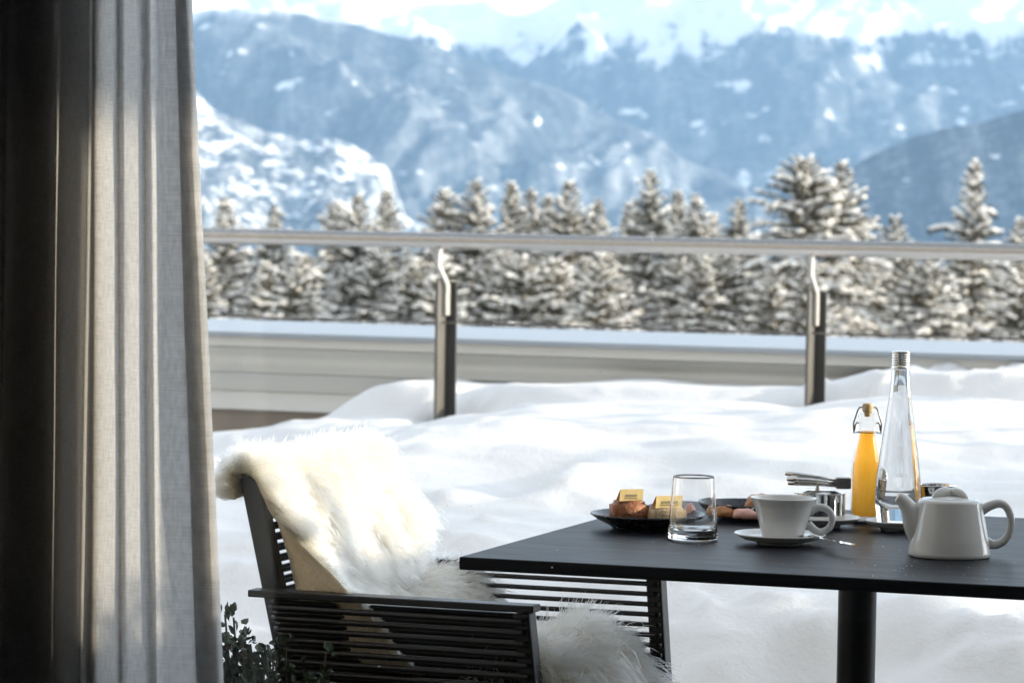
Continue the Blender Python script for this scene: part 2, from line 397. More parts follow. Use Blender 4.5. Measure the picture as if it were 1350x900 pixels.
MB().box((2.2, WY1 + .003, 2.52), (8, 5.45, 2.74)).build('added_shade_slab', M['facade'], kind='structure')  # unseen slab, added to cut the sun off the upper curtain
MB().box((2.0, WY1 + .003, 0), (2.15, 6.2, 1.52)).build('added_shade_wall', M['facade'], kind='structure')  # unseen wall, added to keep table and lower chair in shade

FWD = np.array([-math.sin(YAW), math.cos(YAW)]); RGT = np.array([math.cos(YAW), math.sin(YAW)])
def ridge(name, D, prof, front, back, zbase, spur, spur_w, mat, seed, na=420, nr=210, ext=900, jag=14):
    px = np.array([p[0] for p in prof], float); py = np.array([p[1] for p in prof], float)
    a_c = (px - 675) / F_PX * D; z_c = CAM_Z + (270 - (py - ROLL * (px - 675))) / F_PX * D
    a = np.linspace(a_c[0] - ext, a_c[-1] + ext, na)
    r = np.concatenate([-front * (np.linspace(1, 0, int(nr * .78)) ** 1.25), back * np.linspace(0, 1, nr - int(nr * .78) + 1)[1:]])
    A, Rr = np.meshgrid(a, r, indexing='ij')
    zc = np.interp(A, a_c, z_c); k = 40
    zc = zc + jag * fbm(A / 120, A * 0 + seed, seed, 4)
    t = np.where(Rr < 0, -Rr / front, Rr / back)
    z = zc - (zc - zbase) * (0.75 * t + 0.25 * t * t)
    w = np.clip(np.abs(Rr) / 500, 0, 1) * np.clip((1 - t) * 4, 0, 1)
    warp = 260 * fbm(A / 900, Rr / 900, seed + 5, 3)
    z = z + w * spur * (ridged((A + warp + 0.25 * Rr) / spur_w, Rr / (spur_w * 3.5), seed + 9, 6) - 0.62)
    z = z + w * spur * .42 * (ridged((A + warp * .6 - 0.35 * Rr) / (spur_w * .32), Rr / (spur_w * 1.1), seed + 19, 4) - 0.6)
    z = z + w * 26 * fbm(A / 110, Rr / 110, seed + 3, 4)
    z = np.maximum(z, zbase)
    X = A * RGT[0] + (D + Rr) * FWD[0]; Y = A * RGT[1] + (D + Rr) * FWD[1]
    m = MB(); m.grid(np.stack([X, Y, z], -1))
    return m.build(name, mat, sm=True, kind='structure')
ridge('mountain_far', 12500, [(-300, -60), (250, -40), (420, -30), (560, 5), (680, 20), (800, -30), (950, -70), (1150, -60), (1350, -90), (1900, -120)], 4200, 2500, -765, 330, 620,
      mountain_material('mountain_far', 540, 460, 0.615, 0.71, 1.0, seed=10.0), 3, ext=1500, jag=40, na=480)
ridge('mountain_middle', 9300, [(-350, 30), (60, 30), (250, 18), (340, 12), (460, 32), (560, 62), (700, 108), (800, 150), (870, 190), (960, 240), (1060, 300), (1250, 380)], 3000, 1600, -764, 260, 480,
      mountain_material('mountain_middle', 520, 190, 0.615, 0.71, 1.2, seed=33.0), 11)
ridge('hill_near_slope', 6900, [(-350, 60), (100, 95), (255, 118), (330, 150), (380, 168), (440, 188), (490, 208), (512, 240), (530, 290), (640, 360)], 1900, 900, -763, 230, 230,
      mountain_material('hill_near_slope', 900, 320, 0.46, 0.68, 2.0, seed=51.0, fine_w=1.3, dusting=.75), 23, jag=40)
ridge('hill_forest', 5600, [(980, 330), (1060, 262), (1120, 222), (1200, 186), (1290, 168), (1350, 148), (1500, 110), (1900, 60)], 1700, 1000, -762, 110, 300,
      mountain_material('hill_forest', 900, 100, 0.66, 0.74, 2.0, forest=(0.035, 0.046, 0.058), seed=77.0, dusting=0.30), 37)

hz = MB().box((-9600, -300, -770), (9600, 16400, 1750)).build('haze', None, kind='stuff')
hm, hnt, hb = newmat('haze_air'); hnt.nodes.remove(hb)
hv = nd(hnt, 'ShaderNodeVolumePrincipled'); hv.inputs['Density'].default_value = 4.5e-5; hv.inputs['Color'].default_value = (0.40, 0.665, 1.0, 1); hv.inputs['Anisotropy'].default_value = 0.1
hnt.links.new(hv.outputs[0], [n for n in hnt.nodes if n.type == 'OUTPUT_MATERIAL'][0].inputs['Volume'])
hz.data.materials.clear(); hz.data.materials.append(hm)

# snow lying on the terrace
XS = np.arange(-9.0, 4.0, 0.022); YS = np.concatenate([np.arange(5.0, 10.26, 0.022)])
bank_px = [(-200, 600), (275, 600), (440, 585), (466, 548), (505, 510), (545, 494), (575, 497), (600, 502), (700, 504), (860, 509), (960, 510), (1060, 512), (1100, 506), (1150, 492), (1350, 492), (1700, 500)]
front_px = [(-200, 600), (275, 575), (345, 563), (440, 548), (545, 548), (600, 550), (700, 538), (860, 546), (1060, 548), (1200, 546), (1350, 552), (1700, 560)]
BY, FY = 10.05, 9.42
bx_ = [aty(p, q, BY) for p, q in bank_px]; fx_ = [aty(p, q, FY) for p, q in front_px]
GX, GY = np.meshgrid(XS, YS, indexing='ij')
hb_ = np.interp(GX, [p.x for p in bx_], [p.z for p in bx_]); hf_ = np.interp(GX, [p.x for p in fx_], [p.z for p in fx_])
def bl(a, k):
    ker = np.ones(k) / k
    return np.apply_along_axis(lambda r: np.convolve(np.pad(r, k, mode='edge'), ker, 'same')[k:-k], 0, a)
hb_ = bl(hb_, 7); hf_ = bl(hf_, 15)
def snow_height(GX, GY, hb, hf):
    yy = GY + 0.35 * fbm(GX / 1.3, GY / 1.3, 3, 3)
    prof = np.interp(yy, [4.9, 5.35, 5.7, 6.2, 7.0, 8.0, 9.0, 9.42], [-.05, -0.02, 0.18, 0.30, 0.43, 0.50, 0.56, 0.0])
    prof = np.interp(yy, [4.9, 5.3, 5.6, 6.1, 7.0, 8.0, 9.0], [-.4, -0.3, -0.12, .02, .12, 0.14, 0.05])
    z = np.where(GY < FY, hf - 0.19 * (FY - GY) ** 0.9 * 0.55 + prof * 0.55, hf)
    edge = smooth(5.15, 6.3, yy); z = z * edge - 0.05 * (1 - edge)
    b = smooth(FY + 0.20, BY - 0.20, GY); z = np.where(GY >= FY, hf + (hb - hf) * b, z)
    amp = smooth(9.9, 8.9, GY) * 0.8 + 0.2
    z = z + amp * 0.10 * fbm(GX / 1.3, GY / 0.7, 8, 4, 0.45) + 0.07 * smooth(7.6, 6.0, GY) * np.maximum(fbm(GX / 0.28, GY / 0.28, 21, 4), -0.1) + 0.020 * fbm(GX / 0.34, GY / 0.30, 29, 4)
    z = z + 0.05 * np.maximum(fbm(GX / 0.11, GY / 0.13, 43, 3) - .22, 0) * smooth(.05, .45, fbm(GX / 1.1, GY / .9, 47, 2) + .9 * smooth(7.4, 6.2, GY))
    for (cx, cy, sx, sy, dz) in POSTDIP: z = z - dz * np.exp(-((GX - cx) / sx) ** 2 - ((GY - cy) / sy) ** 2)
    return z
RAIL_Y = 9.60
P1 = aty(573, 450, 9.62).x; P2 = aty(1062, 450, 9.62).x; STEP = P2 - P1
DENT = [atz(1065, 885, .33), atz(935, 770, .42), atz(700, 640, .5), atz(760, 650, .48), atz(1230, 820, .4)]
POSTDIP = [(DENT[0].x, DENT[0].y, .10, .12, .10), (DENT[1].x, DENT[1].y, .03, .05, .05), (DENT[2].x, DENT[2].y, .07, .20, .05), (DENT[3].x, DENT[3].y, .09, .22, -.06), (DENT[4].x, DENT[4].y, .14, .2, -.05), (P1 + .045, 9.66, .06, .20, .13), (P2 + .04, 9.66, .06, .17, .09)]
Z = snow_height(GX, GY, hb_, hf_)
sn = MB(); sn.grid(np.stack([GX, GY, Z], -1))
sn.build('terrace_snow', M['snow'], sm=True, fix=False, kind='structure')

# ------------------------------------------------------------------ parapet and railing
par = thing('parapet', (0, 10.25, 0), 'low grey sheet-metal parapet with wide pale coping behind the snow', 'parapet')
PY = 10.26; zt = zat(675, 448, PY)
zf = zat(675, 468, PY); zp = zat(675, 503, PY); zq = zat(400, 519, PY); zr = zat(400, 543, PY)
MB().extrude([(PY - .02, zt), (PY - .02, zt - .014), (PY + .01, zt - .014), (PY + .01, zt - .006), (11.60, zt - .03), (11.60, zt - .012), (PY, zt)], -14, 8).build('coping', M['coping'], par)
MB().extrude([(PY + .004, zt - .016), (PY, zf), (PY + .05, zf), (PY + .05, zt - .016)], -14, 8).build('fascia', M['cladding'], par)
arc = [(PY + .012 + .035 * math.sin(math.pi * k / 10), zf - .003 - (zf - zp - .003) * k / 10) for k in range(11)]
MB().extrude(arc + [(PY + .12, zp), (PY + .12, zf - .003)], -14, 8).build('panel', M['cladding'], par, sm=2)
MB().extrude([(PY + .010, zp - .002), (PY + .055, zq), (PY + .12, zq), (PY + .12, zp - .002)], -14, 8).build('panel', M['cladding'], par)
MB().extrude([(PY + .055, zq - .002), (PY + .018, zr), (PY + .12, zr), (PY + .12, zq - .002)], -14, 8).build('panel', M['cladding'], par)
MB().box((-14, PY + .04, -0.1), (8, 11.58, zr - .002)).build('base_wall', M['render'], par)

rail = thing('railing', (P1, RAIL_Y, 0), 'grey steel terrace railing with round handrail in front of the forest', 'railing')
zh = zat(675, 319, RAIL_Y)
MB().tube([(x, RAIL_Y, zh) for x in np.linspace(-14, 8, 12)], .0245, 28).build('handrail', M['steel'], rail, sm=2)
zc_ = zat(675, 428, RAIL_Y + .03)
MB().tube([(-14, RAIL_Y + .055, zc_), (8, RAIL_Y + .055, zc_)], .0028, 8).build('cable', M['wire'], rail, sm=True)
ztop = zat(1080, 384, RAIL_Y + .1); zkink = zat(573, 352, RAIL_Y)
for i in range(-2, 4):
    x = P1 + i * STEP
    p = MB().box((x, RAIL_Y + .02, -.05), (x + .010, RAIL_Y + .105, ztop + .012)).build('post', M['post'], rail, bevel=.0015)
    MB().box((x + .0102, RAIL_Y + .095, -.05), (x + .042, RAIL_Y + .105, ztop)).build('flange', M['post_shade_and_frame'], p, bevel=.001)  # shade on the flange's inner face is put into its colour
    b = MB(); ya, yb = RAIL_Y, RAIL_Y + .075
    pts = [(ya, zh - .018), (ya, zkink), (yb, zkink - .055), (yb, zkink - .15)]; w = .018
    prof = [(y - w, z) for y, z in pts] + [(y + w, z) for y, z in reversed(pts)]
    b.extrude(prof, x + .0115, x + .0235).build('bracket', M['bracket'], p, bevel=.002)

# ------------------------------------------------------------------ forest
def tree_meshes(seed, H, R, power, name, n_lvl=None, side=None):
    rnd = random.Random(seed); tk, nb, sb = MB(), MB(), MB()
    tk.tube([(0, 0, 0), (.03, .02, H*.4), (-.02, .03, H*.8), (0, 0, H - .05)], [H*.014, H*.010, H*.005, .012], 8)
    ICO_V = [(0,0,1)] + [(.894*math.cos(k*1.2566), .894*math.sin(k*1.2566), .447) for k in range(5)] + [(.894*math.cos(k*1.2566+.628), .894*math.sin(k*1.2566+.628), -.447) for k in range(5)] + [(0,0,-1)]
    ICO_F = [(0,k+1,(k+1)%5+1) for k in range(5)] + [(k+1,k+6,(k+1)%5+1) for k in range(5)] + [((k+1)%5+1,k+6,(k+1)%5+6) for k in range(5)] + [(11,(k+1)%5+6,k+6) for k in range(5)]
    z = H * .10; ph = rnd.random() * 50
    while z < H - .05:
        t = z / H; n = rnd.choice((4, 5, 6)) if t < .93 else 4; off = rnd.random() * 6.28
        for k in range(n):
            a = off + 6.283 * k / n + rnd.uniform(-.4, .4)
            lump = .72 + .55 * (.5 + .5 * math.sin(a * 2 + z * 2.1 + ph) * math.sin(z * 3.7 + a + ph))
            Lb = R * (1 - t) ** power * rnd.uniform(.6, 1.18) * lump + .07
            el = -0.12 + 0.75 * t * t + rnd.uniform(-.15, .15); dr = .16 * rnd.uniform(.6, 1.5)
            ca, sa = math.cos(a), math.sin(a); m = max(2, int(Lb / .145)); j0 = 1 if t > .75 else max(1, int(m * .25))
            for j in range(j0, m + 1):
                s = j / m; d = s * Lb; zz = z + d * math.sin(el) - dr * d * d + (.10 * (s - .7) if s > .7 else 0)
                px_, py_ = ca * d * math.cos(el), sa * d * math.cos(el)
                wid = (.11 + .13 * (1 - s)) * (0.6 + .4 * min(1, Lb))
                for q in range(4):               # needle sprays, left, right, hanging and forward
                    b = a + (-1.1, 1.1, 0.3, -.3)[q] + rnd.uniform(-.4, .4); ll = wid * rnd.uniform(.8, 1.6)
                    ex, ey = px_ + math.cos(b) * ll, py_ + math.sin(b) * ll; ez = zz - rnd.uniform(.03, .12) * (1.9 if q == 2 else 1)
                    wx, wy = -math.sin(b) * ll * .22, math.cos(b) * ll * .22
                    mx, my, mz = (px_ + ex) / 2, (py_ + ey) / 2, (zz + ez) / 2 - .01
                    nb.add([(px_, py_, zz), (mx + wx, my + wy, mz - .03), (ex, ey, ez), (mx - wx, my - wy, mz - .03), (mx, my, mz + .02)], [(0,1,4),(1,2,4),(2,3,4),(3,0,4)])
                for _s in range((0, 1, 1, 2, 2)[rnd.randrange(5)]):      # snow lying along the branch
                    rx = rnd.uniform(.06, .15) * (0.7 + .35 * min(1.2, Lb)); ry = rx * rnd.uniform(.4, .75); rz = rx * rnd.uniform(.28, .5)
                    jx = rnd.uniform(-.13, .13) * min(1.2, Lb); ox, oy = px_ - sa * jx, py_ + ca * jx; tl = math.sin(el) - 2 * dr * d
                    vs = []
                    for (vx, vy, vz) in ICO_V:
                        w = rnd.uniform(.75, 1.25); X, Y_ = vx * rx * w, vy * ry * w
                        vs.append((ox + ca*X - sa*Y_, oy + sa*X + ca*Y_, zz + .015 - abs(jx) * .3 + vz*rz*w + tl * X))
                    sb.add(vs, ICO_F)
        z += rnd.uniform(.12, .26) * (1.15 - .45 * t)
    if side:                                        # one long side limb near the tip, as on the tree at the right
        for (zz, dx, ln) in side:
            nb2 = 9
            tk.tube([(0, 0, zz), (dx * ln * .6, 0, zz + .22), (dx * ln, .02, zz + .05)], [.035, .03, .015], 6)
            for j in range(nb2):
                s = (j + 1) / nb2; X = dx * ln * s; Zc = zz + .3 * math.sin(s * 2.4) * .8
                for _ in range(5):
                    b = rnd.uniform(0, 6.28); ll = rnd.uniform(.12, .24); wx, wy = -math.sin(b)*.06, math.cos(b)*.06
                    ex, ey, ez = X + math.cos(b)*ll, math.sin(b)*ll, Zc - rnd.uniform(.04, .2)
                    nb.add([(X, 0, Zc), ((X+ex)/2+wx, ey/2+wy, (Zc+ez)/2), (ex, ey, ez), ((X+ex)/2-wx, ey/2-wy, (Zc+ez)/2)], [(0,1,2),(0,2,3)])
                rr = rnd.uniform(.07, .13); sb.add([(X + v[0]*rr, v[1]*rr, Zc + .03 + v[2]*rr*.6) for v in ICO_V], ICO_F)
    return (tk.mesh('trunk', M['bark'], True, fix=False), nb.mesh('crown', M['needle'], False, fix=False), sb.mesh('snow_load', M['tree_snow'], True, fix=False))

VAR = [tree_meshes(101, 10.5, 4.5, .92, 'a'), tree_meshes(102, 10.5, 3.8, .92, 'b'), tree_meshes(103, 10.0, 4.8, .85, 'c'),
       tree_meshes(104, 11.0, 3.0, .92, 'd'), tree_meshes(105, 10.0, 4.8, .68, 'broad'),
       tree_meshes(106, 10.2, 4.0, 1.15, 'limb', side=[(8.15, -1, 1.15), (8.6, 1, .55)])]
HT = [10.5, 10.5, 10.0, 11.0, 10.0, 10.2]
def plant_tree(px, py, dist, var, label, scale=1.0, group='snow-laden spruces beyond the parapet'):
    d = ray(px, py); top = CAM + d * dist; H = HT[var] * scale
    t = thing('spruce_tree', (top.x, top.y, top.z - H), label, 'tree', group)
    t.rotation_euler = (0, 0, YAW if var == 5 else random.uniform(0, 6.28)); t.scale = (scale, scale, scale)
    for nm, me in zip(('trunk', 'crown', 'snow_load'), VAR[var]):
        c = bpy.data.objects.new(nm, me); COL.objects.link(c); c.parent = t
    return t
ORD = ['leftmost', 'second', 'third', 'fourth', 'fifth', 'sixth', 'seventh', 'eighth', 'ninth', 'tenth', 'eleventh', 'twelfth', 'thirteenth', 'fourteenth', 'fifteenth', 'sixteenth', 'seventeenth', 'eighteenth', 'nineteenth', 'twentieth', 'twenty-first', 'twenty-second']
tops = [(296, 262, 105, 1, 1), (362, 272, 118, 1, .95), (442, 266, 120, 2, .95), (472, 256, 108, 0, 1), (510, 248, 130, 3, 1), (586, 250, 112, 2, 1), (628, 236, 104, 0, 1.05),
        (674, 238, 118, 3, 1), (700, 250, 128, 1, 1), (722, 256, 126, 3, 1), (750, 238, 108, 0, 1.0), (789, 264, 118, 1, .95), (829, 266, 125, 3, .95), (858, 226, 106, 1, 1.05), (893, 250, 120, 3, 1),
        (917, 258, 116, 1, 1), (940, 280, 120, 3, .9), (975, 264, 110, 1, 1), (1062, 208, 98, 4, 1.06), (1110, 212, 106, 0, 1.05), (1180, 284, 112, 0, 1.0), (1285, 212, 96, 5, 1.05), (1346, 286, 104, 0, 1.0)]
special = {18: 'broadest bushy snow-laden spruce, its wide crown tallest right of centre above the handrail', 19: 'tall snowy spruce close against the right side of the broadest tree',
           20: 'small pale snowy spruce between the broad tree and the limbed spruce at right', 21: 'tall spruce with bare leader and a long arching snowy side limb at far right', 22: 'snowy spruce cut by the right picture edge, tip just above the handrail',
           13: 'tall slim snowy spruce with the highest tip left of the broadest tree', 4: 'narrow dark snowy spruce just left of the first railing post, tip over blue valley'}
for i, (px, py, D, v, sc) in enumerate(tops):
    lab = special.get(i) or ('%s spruce tip from the curtain showing above the handrail, laden with snow' % ('first' if i == 0 else ORD[i]))
    plant_tree(px, py, D, v, lab, sc)
rf = random.Random(9)
low = []
for k in range(52):
    low.append((266 + k * 21.5 + rf.uniform(-14, 14), rf.uniform(327, 352), rf.uniform(85, 150), rf.choice((2, 0, 2, 4)), rf.uniform(.72, .9)))
for (px, py, D, v, sc) in low:
    plant_tree(px, py, D, v, 'lower snowy spruce whose tip stays below the handrail, above the parapet', sc, 'lower spruces seen between handrail and parapet')
# trees outside the frame to the right, whose shade falls on the terrace snow
for (x, y, zb, v, sc) in [(15.5, 13.55, -4.0, 2, 1.20)]:
    t = thing('spruce_tree', (x, y, zb), 'snowy spruce beside the terrace beyond the right picture edge', 'tree')
    t.scale = (sc,) * 3
    for nm, me in zip(('trunk', 'crown', 'snow_load'), VAR[v]):
        c = bpy.data.objects.new(nm, me); COL.objects.link(c); c.parent = t

# ------------------------------------------------------------------ window pane and curtain
win = thing('window', (XJ, 3.5, 0), 'clear glass terrace window right of the curtain, faintly dusty', 'window')
MB().box((XJ, 3.438, .05), (0.9, 3.442, 2.33)).build('pane', M['pane'], win)
fr = MB(); fr.box((XJ + .002, 3.42, .022), (XJ + .012, 3.46, 2.348)); fr.box((.865, 3.42, .022), (.898, 3.46, 2.348)); fr.box((XJ + .012, 3.42, .022), (.865, 3.46, .07)); fr.box((XJ + .012, 3.42, 2.3), (.865, 3.46, 2.348))
fr.build('frame', M['post_shade_and_frame'], win, fix=False)

CY = 3.345
cprof = [(-330, -350, -.01), (-270, -290, -.015), (-200, -220, .0), (-120, -140, -.015), (-40, -62, .005), (6, -14, -.014), (14, -2, -.010), (20, 9, .018), (45, 34, .028), (74, 64, .022), (98, 88, -.022), (114, 104, -.042), (121, 112, -.030),
         (119, 111, .020), (127, 122, .033), (142, 141, .025), (155, 158, .015), (159, 162, .019), (163, 167, .021), (175, 181, .016), (186, 195, .010), (191, 200, .012), (197, 206, .019), (203, 213, .012), (214, 228, .014), (228, 250, .018), (240, 274, .019), (249, 291, .016)]
ztop_c, zbot_c = zat(150, 0, CY), zat(150, 900, CY)
cp = catmull(np.array(cprof, float), 260)
rows = np.linspace(2.36, .03, 70)
Pc = np.zeros((len(rows), len(cp), 3))
for i, z in enumerate(rows):
    t = (ztop_c - z) / (ztop_c - zbot_c)
    px = cp[:, 0] + (cp[:, 1] - cp[:, 0]) * t
    py = 900 * t
    for j in range(len(cp)):
        yy = CY + cp[j, 2] * (0.95 + .10 * t); P = aty(float(px[j]), float(py), yy)
        Pc[i, j] = (P.x, yy, z)
Pc[:, :, 1] += .0025 * fbm(np.arange(len(cp))[None, :] / 24, rows[:, None] * 2.2, 5, 3)
Pc[:, :, 0] += .003 * fbm(np.arange(len(cp))[None, :] / 20 + 40, rows[:, None] * 1.6, 6, 3)
def cloth(name, P, parent=None, **tags):
    m = MB(); m.grid(P); me = m.mesh(name, M['linen'], True, fix=False)
    d = np.sqrt(((P[0, 1:] - P[0, :-1]) ** 2).sum(-1)); u = np.concatenate([[0], np.cumsum(d)])
    uvl = me.uv_layers.new(name='UVMap'); nu, nv = P.shape[:2]
    li = np.zeros(len(me.loops), int); me.loops.foreach_get('vertex_index', li)
    uvs = np.stack([u[li % nv], P[:, 0, 2][li // nv]], -1); uvl.data.foreach_set('uv', uvs.ravel())
    return link(name, me, parent, **tags)
cur = thing('curtain', (Pc[0, 0, 0], CY, 0), 'grey linen curtain hanging in folds at the left, sun shining through', 'curtain')
cloth('fabric', Pc, cur)
hem = Pc[:, -16:, :].copy(); hem[:, :, 1] += .006; cloth('hem', hem, cur)
hem2 = Pc[:, -16:, :].copy(); hem2[:, :, 1] -= .003; cloth('hem', hem2, cur)

# ------------------------------------------------------------------ table
TZ = .74; TX0, TY0 = -1.457, 4.035; TW, TD = .84, .915
tab = thing('table', (TX0 + TW / 2, TY0 + TD / 2, 0), 'square black bistro table on one round pedestal, laid for breakfast', 'table')
MB().box((TX0, TY0, TZ - .017), (TX0 + TW, TY0 + TD, TZ)).build('tabletop', M['tabletop'], tab, bevel=.003, seg=3)
tcx, tcy = TX0 + TW / 2, TY0 + TD / 2
MB().lathe([(0, .022), (.0265, .022), (.0265, .70), (0, .70)], 40, (tcx, tcy, 0)).build('pedestal', M['black_metal'], tab, sm=2)
MB().box((tcx - .16, tcy - .16, .70), (tcx + .16, tcy + .16, TZ - .0175)).build('mounting_plate', M['black_metal'], tab, bevel=.003)
MB().box((tcx - .22, tcy - .22, .003), (tcx + .22, tcy + .22, .022)).build('base_plate', M['black_metal'], tab, bevel=.004)

dr = MB(); rd = random.Random(12)
for _ in range(55):                                   # crumbs and drops of melt water left on the top
    x, y = (rd.gauss(TX0 + .62, .12), rd.gauss(TY0 + .12, .07)) if rd.random() < .6 else (TX0 + rd.uniform(.05, .8), TY0 + rd.uniform(.04, .6))
    if not (TX0 + .01 < x < TX0 + TW - .01 and TY0 + .01 < y < TY0 + TD - .01): continue
    r = rd.uniform(.0004, .0012); dr.lathe([(0, r * .55), (r * .6, r * .42), (r, 0)], 8, (x, y, TZ + .0002))
dr.build('droplets', M['droplet'], tab, sm=True, kind='stuff')

# ------------------------------------------------------------------ armchair
NY, FYc = 4.255, 4.675
Tn = aty(332, 626, NY); Bn = aty(388, 905, NY)
bx = (Bn.x - Tn.x) / (Bn.z - Tn.z)
def backx(z): return Tn.x + bx * (z - Tn.z)
ch = thing('armchair', (-1.62, 4.46, 0), 'black metal armchair strung with horizontal cords, draped with a sheepskin', 'chair')
AZ = .66; FL = .12                                  # arm height and outward flare
xa0 = backx(AZ) - .005
MB().bar((backx(.0) + .10, NY + .02, .0), (backx(.42), NY, .42), .03, .03, (0,1,0)).build('leg', M['black_metal'], ch, bevel=.003)
MB().bar((backx(.0) + .10, FYc - .02, .0), (backx(.42), FYc, .42), .03, .03, (0,1,0)).build('leg', M['black_metal'], ch, bevel=.003)
for y in (NY, FYc):
    pts = [(backx(z), y, z) for z in (.40, .5, .6, .7, .78)] + [(backx(.80) - .006, y, .805)]
    m = MB()
    for a, b in zip(pts[:-1], pts[1:]): m.bar(a, b, .026, .026, (0, 1, 0))
    m = MB().bar(pts[0], (backx(.812), y, .812), .028, .026, (0, 1, 0))
    m.build('back_post', M['black_metal'], ch, bevel=.004)
back = MB().bar((backx(.80), NY + .012, .802), (backx(.80), FYc - .012, .802), .018, .018).build('backrest', M['black_metal'], ch, bevel=.003)
me = MB().tube([(0, -.208, 0), (0, -.19, 0), (0, .19, 0), (0, .208, 0)], .0034, 8).mesh('cord', M['cord'], True)
for k in range(24):
    z = .785 - k * .0148
    for dx in (-.009, .009):
        link('cord', me, back, world_coords=False, loc=Vector((backx(z) + dx, (NY + FYc) / 2, z)) - WL[back.name])
for side, y0, xa1 in ((-1, NY, atz(705, 795, AZ).x), (1, FYc, atz(705, 795, AZ).x + .040)):
    yt = y0 + side * .035                             # arm top flares outwards
    def ay(z): return yt + side * FL * (z - AZ)
    def fx(z): return xa1 - .10 * (z - AZ) - .012
    arm = MB().box((xa0 - .013, yt - .016, AZ - .010), (xa1 + .008, yt + .016, AZ)).build('armrest', M['black_metal'], ch, bevel=.002)
    MB().bar((fx(0.0), ay(.25), 0), (fx(AZ - .011), ay(AZ - .011), AZ - .011), .024, .030, (0, 1, 0)).build('leg', M['black_metal'], ch, bevel=.003)
    MB().bar((backx(.40), y0, .41), (fx(.41), ay(.41), .41), .03, .024).build('seat_rail', M['black_metal'], ch, bevel=.003)
    me = MB().tube([(0, 0, 0), (.02, 0, 0), (.98, 0, 0), (1, 0, 0)], .0044 if side < 0 else .0036, 8).mesh('cord', M['cord'], True)
    for k in range(15):
        z = AZ - .021 - k * .0148
        for dn in (-.0165, .0165):
            a = Vector((backx(z) + .003 - .33 * dn, ay(z) + dn, z - dn * FL * side)); b = Vector((fx(z) + .008, ay(z) + dn, z - dn * FL * side))
            c = link('cord', me, arm, world_coords=False, loc=a - WL[arm.name]); c.scale = ((b - a).length, 1, 1)
me = MB().tube([(0, -.21, 0), (0, .21, 0)], .0045, 8).mesh('cord', M['cord'], True)
seat = MB().bar((backx(.4) + .02, NY, .41), (backx(.4) + .02, FYc, .41), .02, .02).build('seat', M['black_metal'], ch, bevel=.002)
for k in range(22):
    link('cord', me, seat, world_coords=False, loc=Vector((backx(.4) + .03 + k * .017, (NY + FYc) / 2, .425)) - WL[seat.name])

# sheepskin: a hide surface and its fleece
xm = lambda px, py, y: aty(px, py, y).x
def row(pts, n=44): return catmull(np.array(pts, float), n)
yv = [4.222, 4.242, 4.273, 4.40, 4.55, 4.69]
def R_(xz, z, offs, dz=(0,)*6, y0=0, yq=0): return [(backx(xz) + o, (y if k else max(y, y0)) + (yq if k < 2 else 0), z + d) for k, (y, o, d) in enumerate(zip(yv, offs, dz))]
ctrl = [
    R_(.785, .784, (-.022,)*6), R_(.80, .804, (-.019,)*6), R_(.815, .818, (-.012,)*6), R_(.815, .818, (.014,)*6),
    R_(.77, .772, (.036, .031, .027, .032, .032, .032)),
    R_(.72, .720, (.074, .050, .026, .036, .038, .036)),
    R_(.67, .668, (.118, .074, .027, .040, .042, .036)),
    R_(.62, .618, (.157, .096, .029, .055, .055, .042)),
    R_(.57, .572, (.190, .125, .045, .090, .095, .090), (0, -.01, -.01, -.01, .01, .05)),
    R_(.54, .530, (.235, .200, .160, .170, .160, .150), (0, 0, 0, -.01, -.01, .0), 4.27, .03),
    R_(.54, .535, (.275, .265, .260, .260, .255, .250), (-.01, 0, 0, 0, -.01, -.02), 4.30, .05),
    R_(.54, .560, (.355, .352, .350, .348, .340, .330), (-.01, 0, .01, .01, 0, -.03), 4.30, .05),
    R_(.54, .490, (.400, .397, .395, .390, .380, .370), (0,)*6, 4.30, .05),
]
G = np.array([row(r) for r in ctrl]); G = catmull(G, 120)
G = G + 0.006 * np.stack([fbm(np.arange(120)[:, None] / 14 + q * 9, np.arange(44)[None, :] / 9, 61 + q, 3) for q in range(3)], -1)
sk = thing('sheepskin', (-1.7, 4.46, .5), 'creamy white long-haired sheepskin thrown over the black armchair', 'sheepskin')
hd = MB(); hd.grid(G); hide = hd.build('hide', M['leather'], sk, sm=True, fix=False)
du = np.gradient(G, axis=0); dv = np.gradient(G, axis=1); N = np.cross(dv, du)
N /= np.linalg.norm(N, axis=-1, keepdims=True)
if N[60, 22, 0] < 0: N = -N
du_n = du / np.linalg.norm(du, axis=-1, keepdims=True); dv_n = dv / np.linalg.norm(dv, axis=-1, keepdims=True)
rng = np.random.default_rng(4)
NH, NP = 85000, 8
U = rng.random(NH) * 118.9; V = rng.random(NH) * 42.9
V = np.where(rng.random(NH) < .24, rng.random(NH) * 17.2, 17.2 + rng.random(NH) * 25.7)
V[:3000] = rng.random(3000) ** 2 * 2.0; V[9000:18000] = 42.9 - rng.random(9000) ** 2 * 2.0
iu, iv = U.astype(int), V.astype(int); fu, fv = (U - iu)[:, None], (V - iv)[:, None]
def bil(A): return (A[iu, iv] * (1-fu) + A[iu+1, iv] * fu) * (1-fv) + (A[iu, iv+1] * (1-fu) + A[iu+1, iv+1] * fu) * fv
root = bil(G); nr = bil(N); tu = bil(du_n); tv = bil(dv_n)
Vm = np.interp(V, [0, 17.2, 42.9], [0, 6, 42.9]); cl_u, cl_v = U / 3.2, Vm / 1.7
c1 = fbm(cl_u, cl_v, 71, 2)[:, None]; c2 = fbm(cl_u + 50, cl_v, 72, 2)[:, None]
edge = (np.clip((2.2 - V) / 2.2, 0, 1) - np.clip((V - 40.7) / 2.2, 0, 1))[:, None]
ln = (.050 + .022 * rng.random(NH) + .018 * fbm(U / 9, V / 6, 75, 2))[:, None]
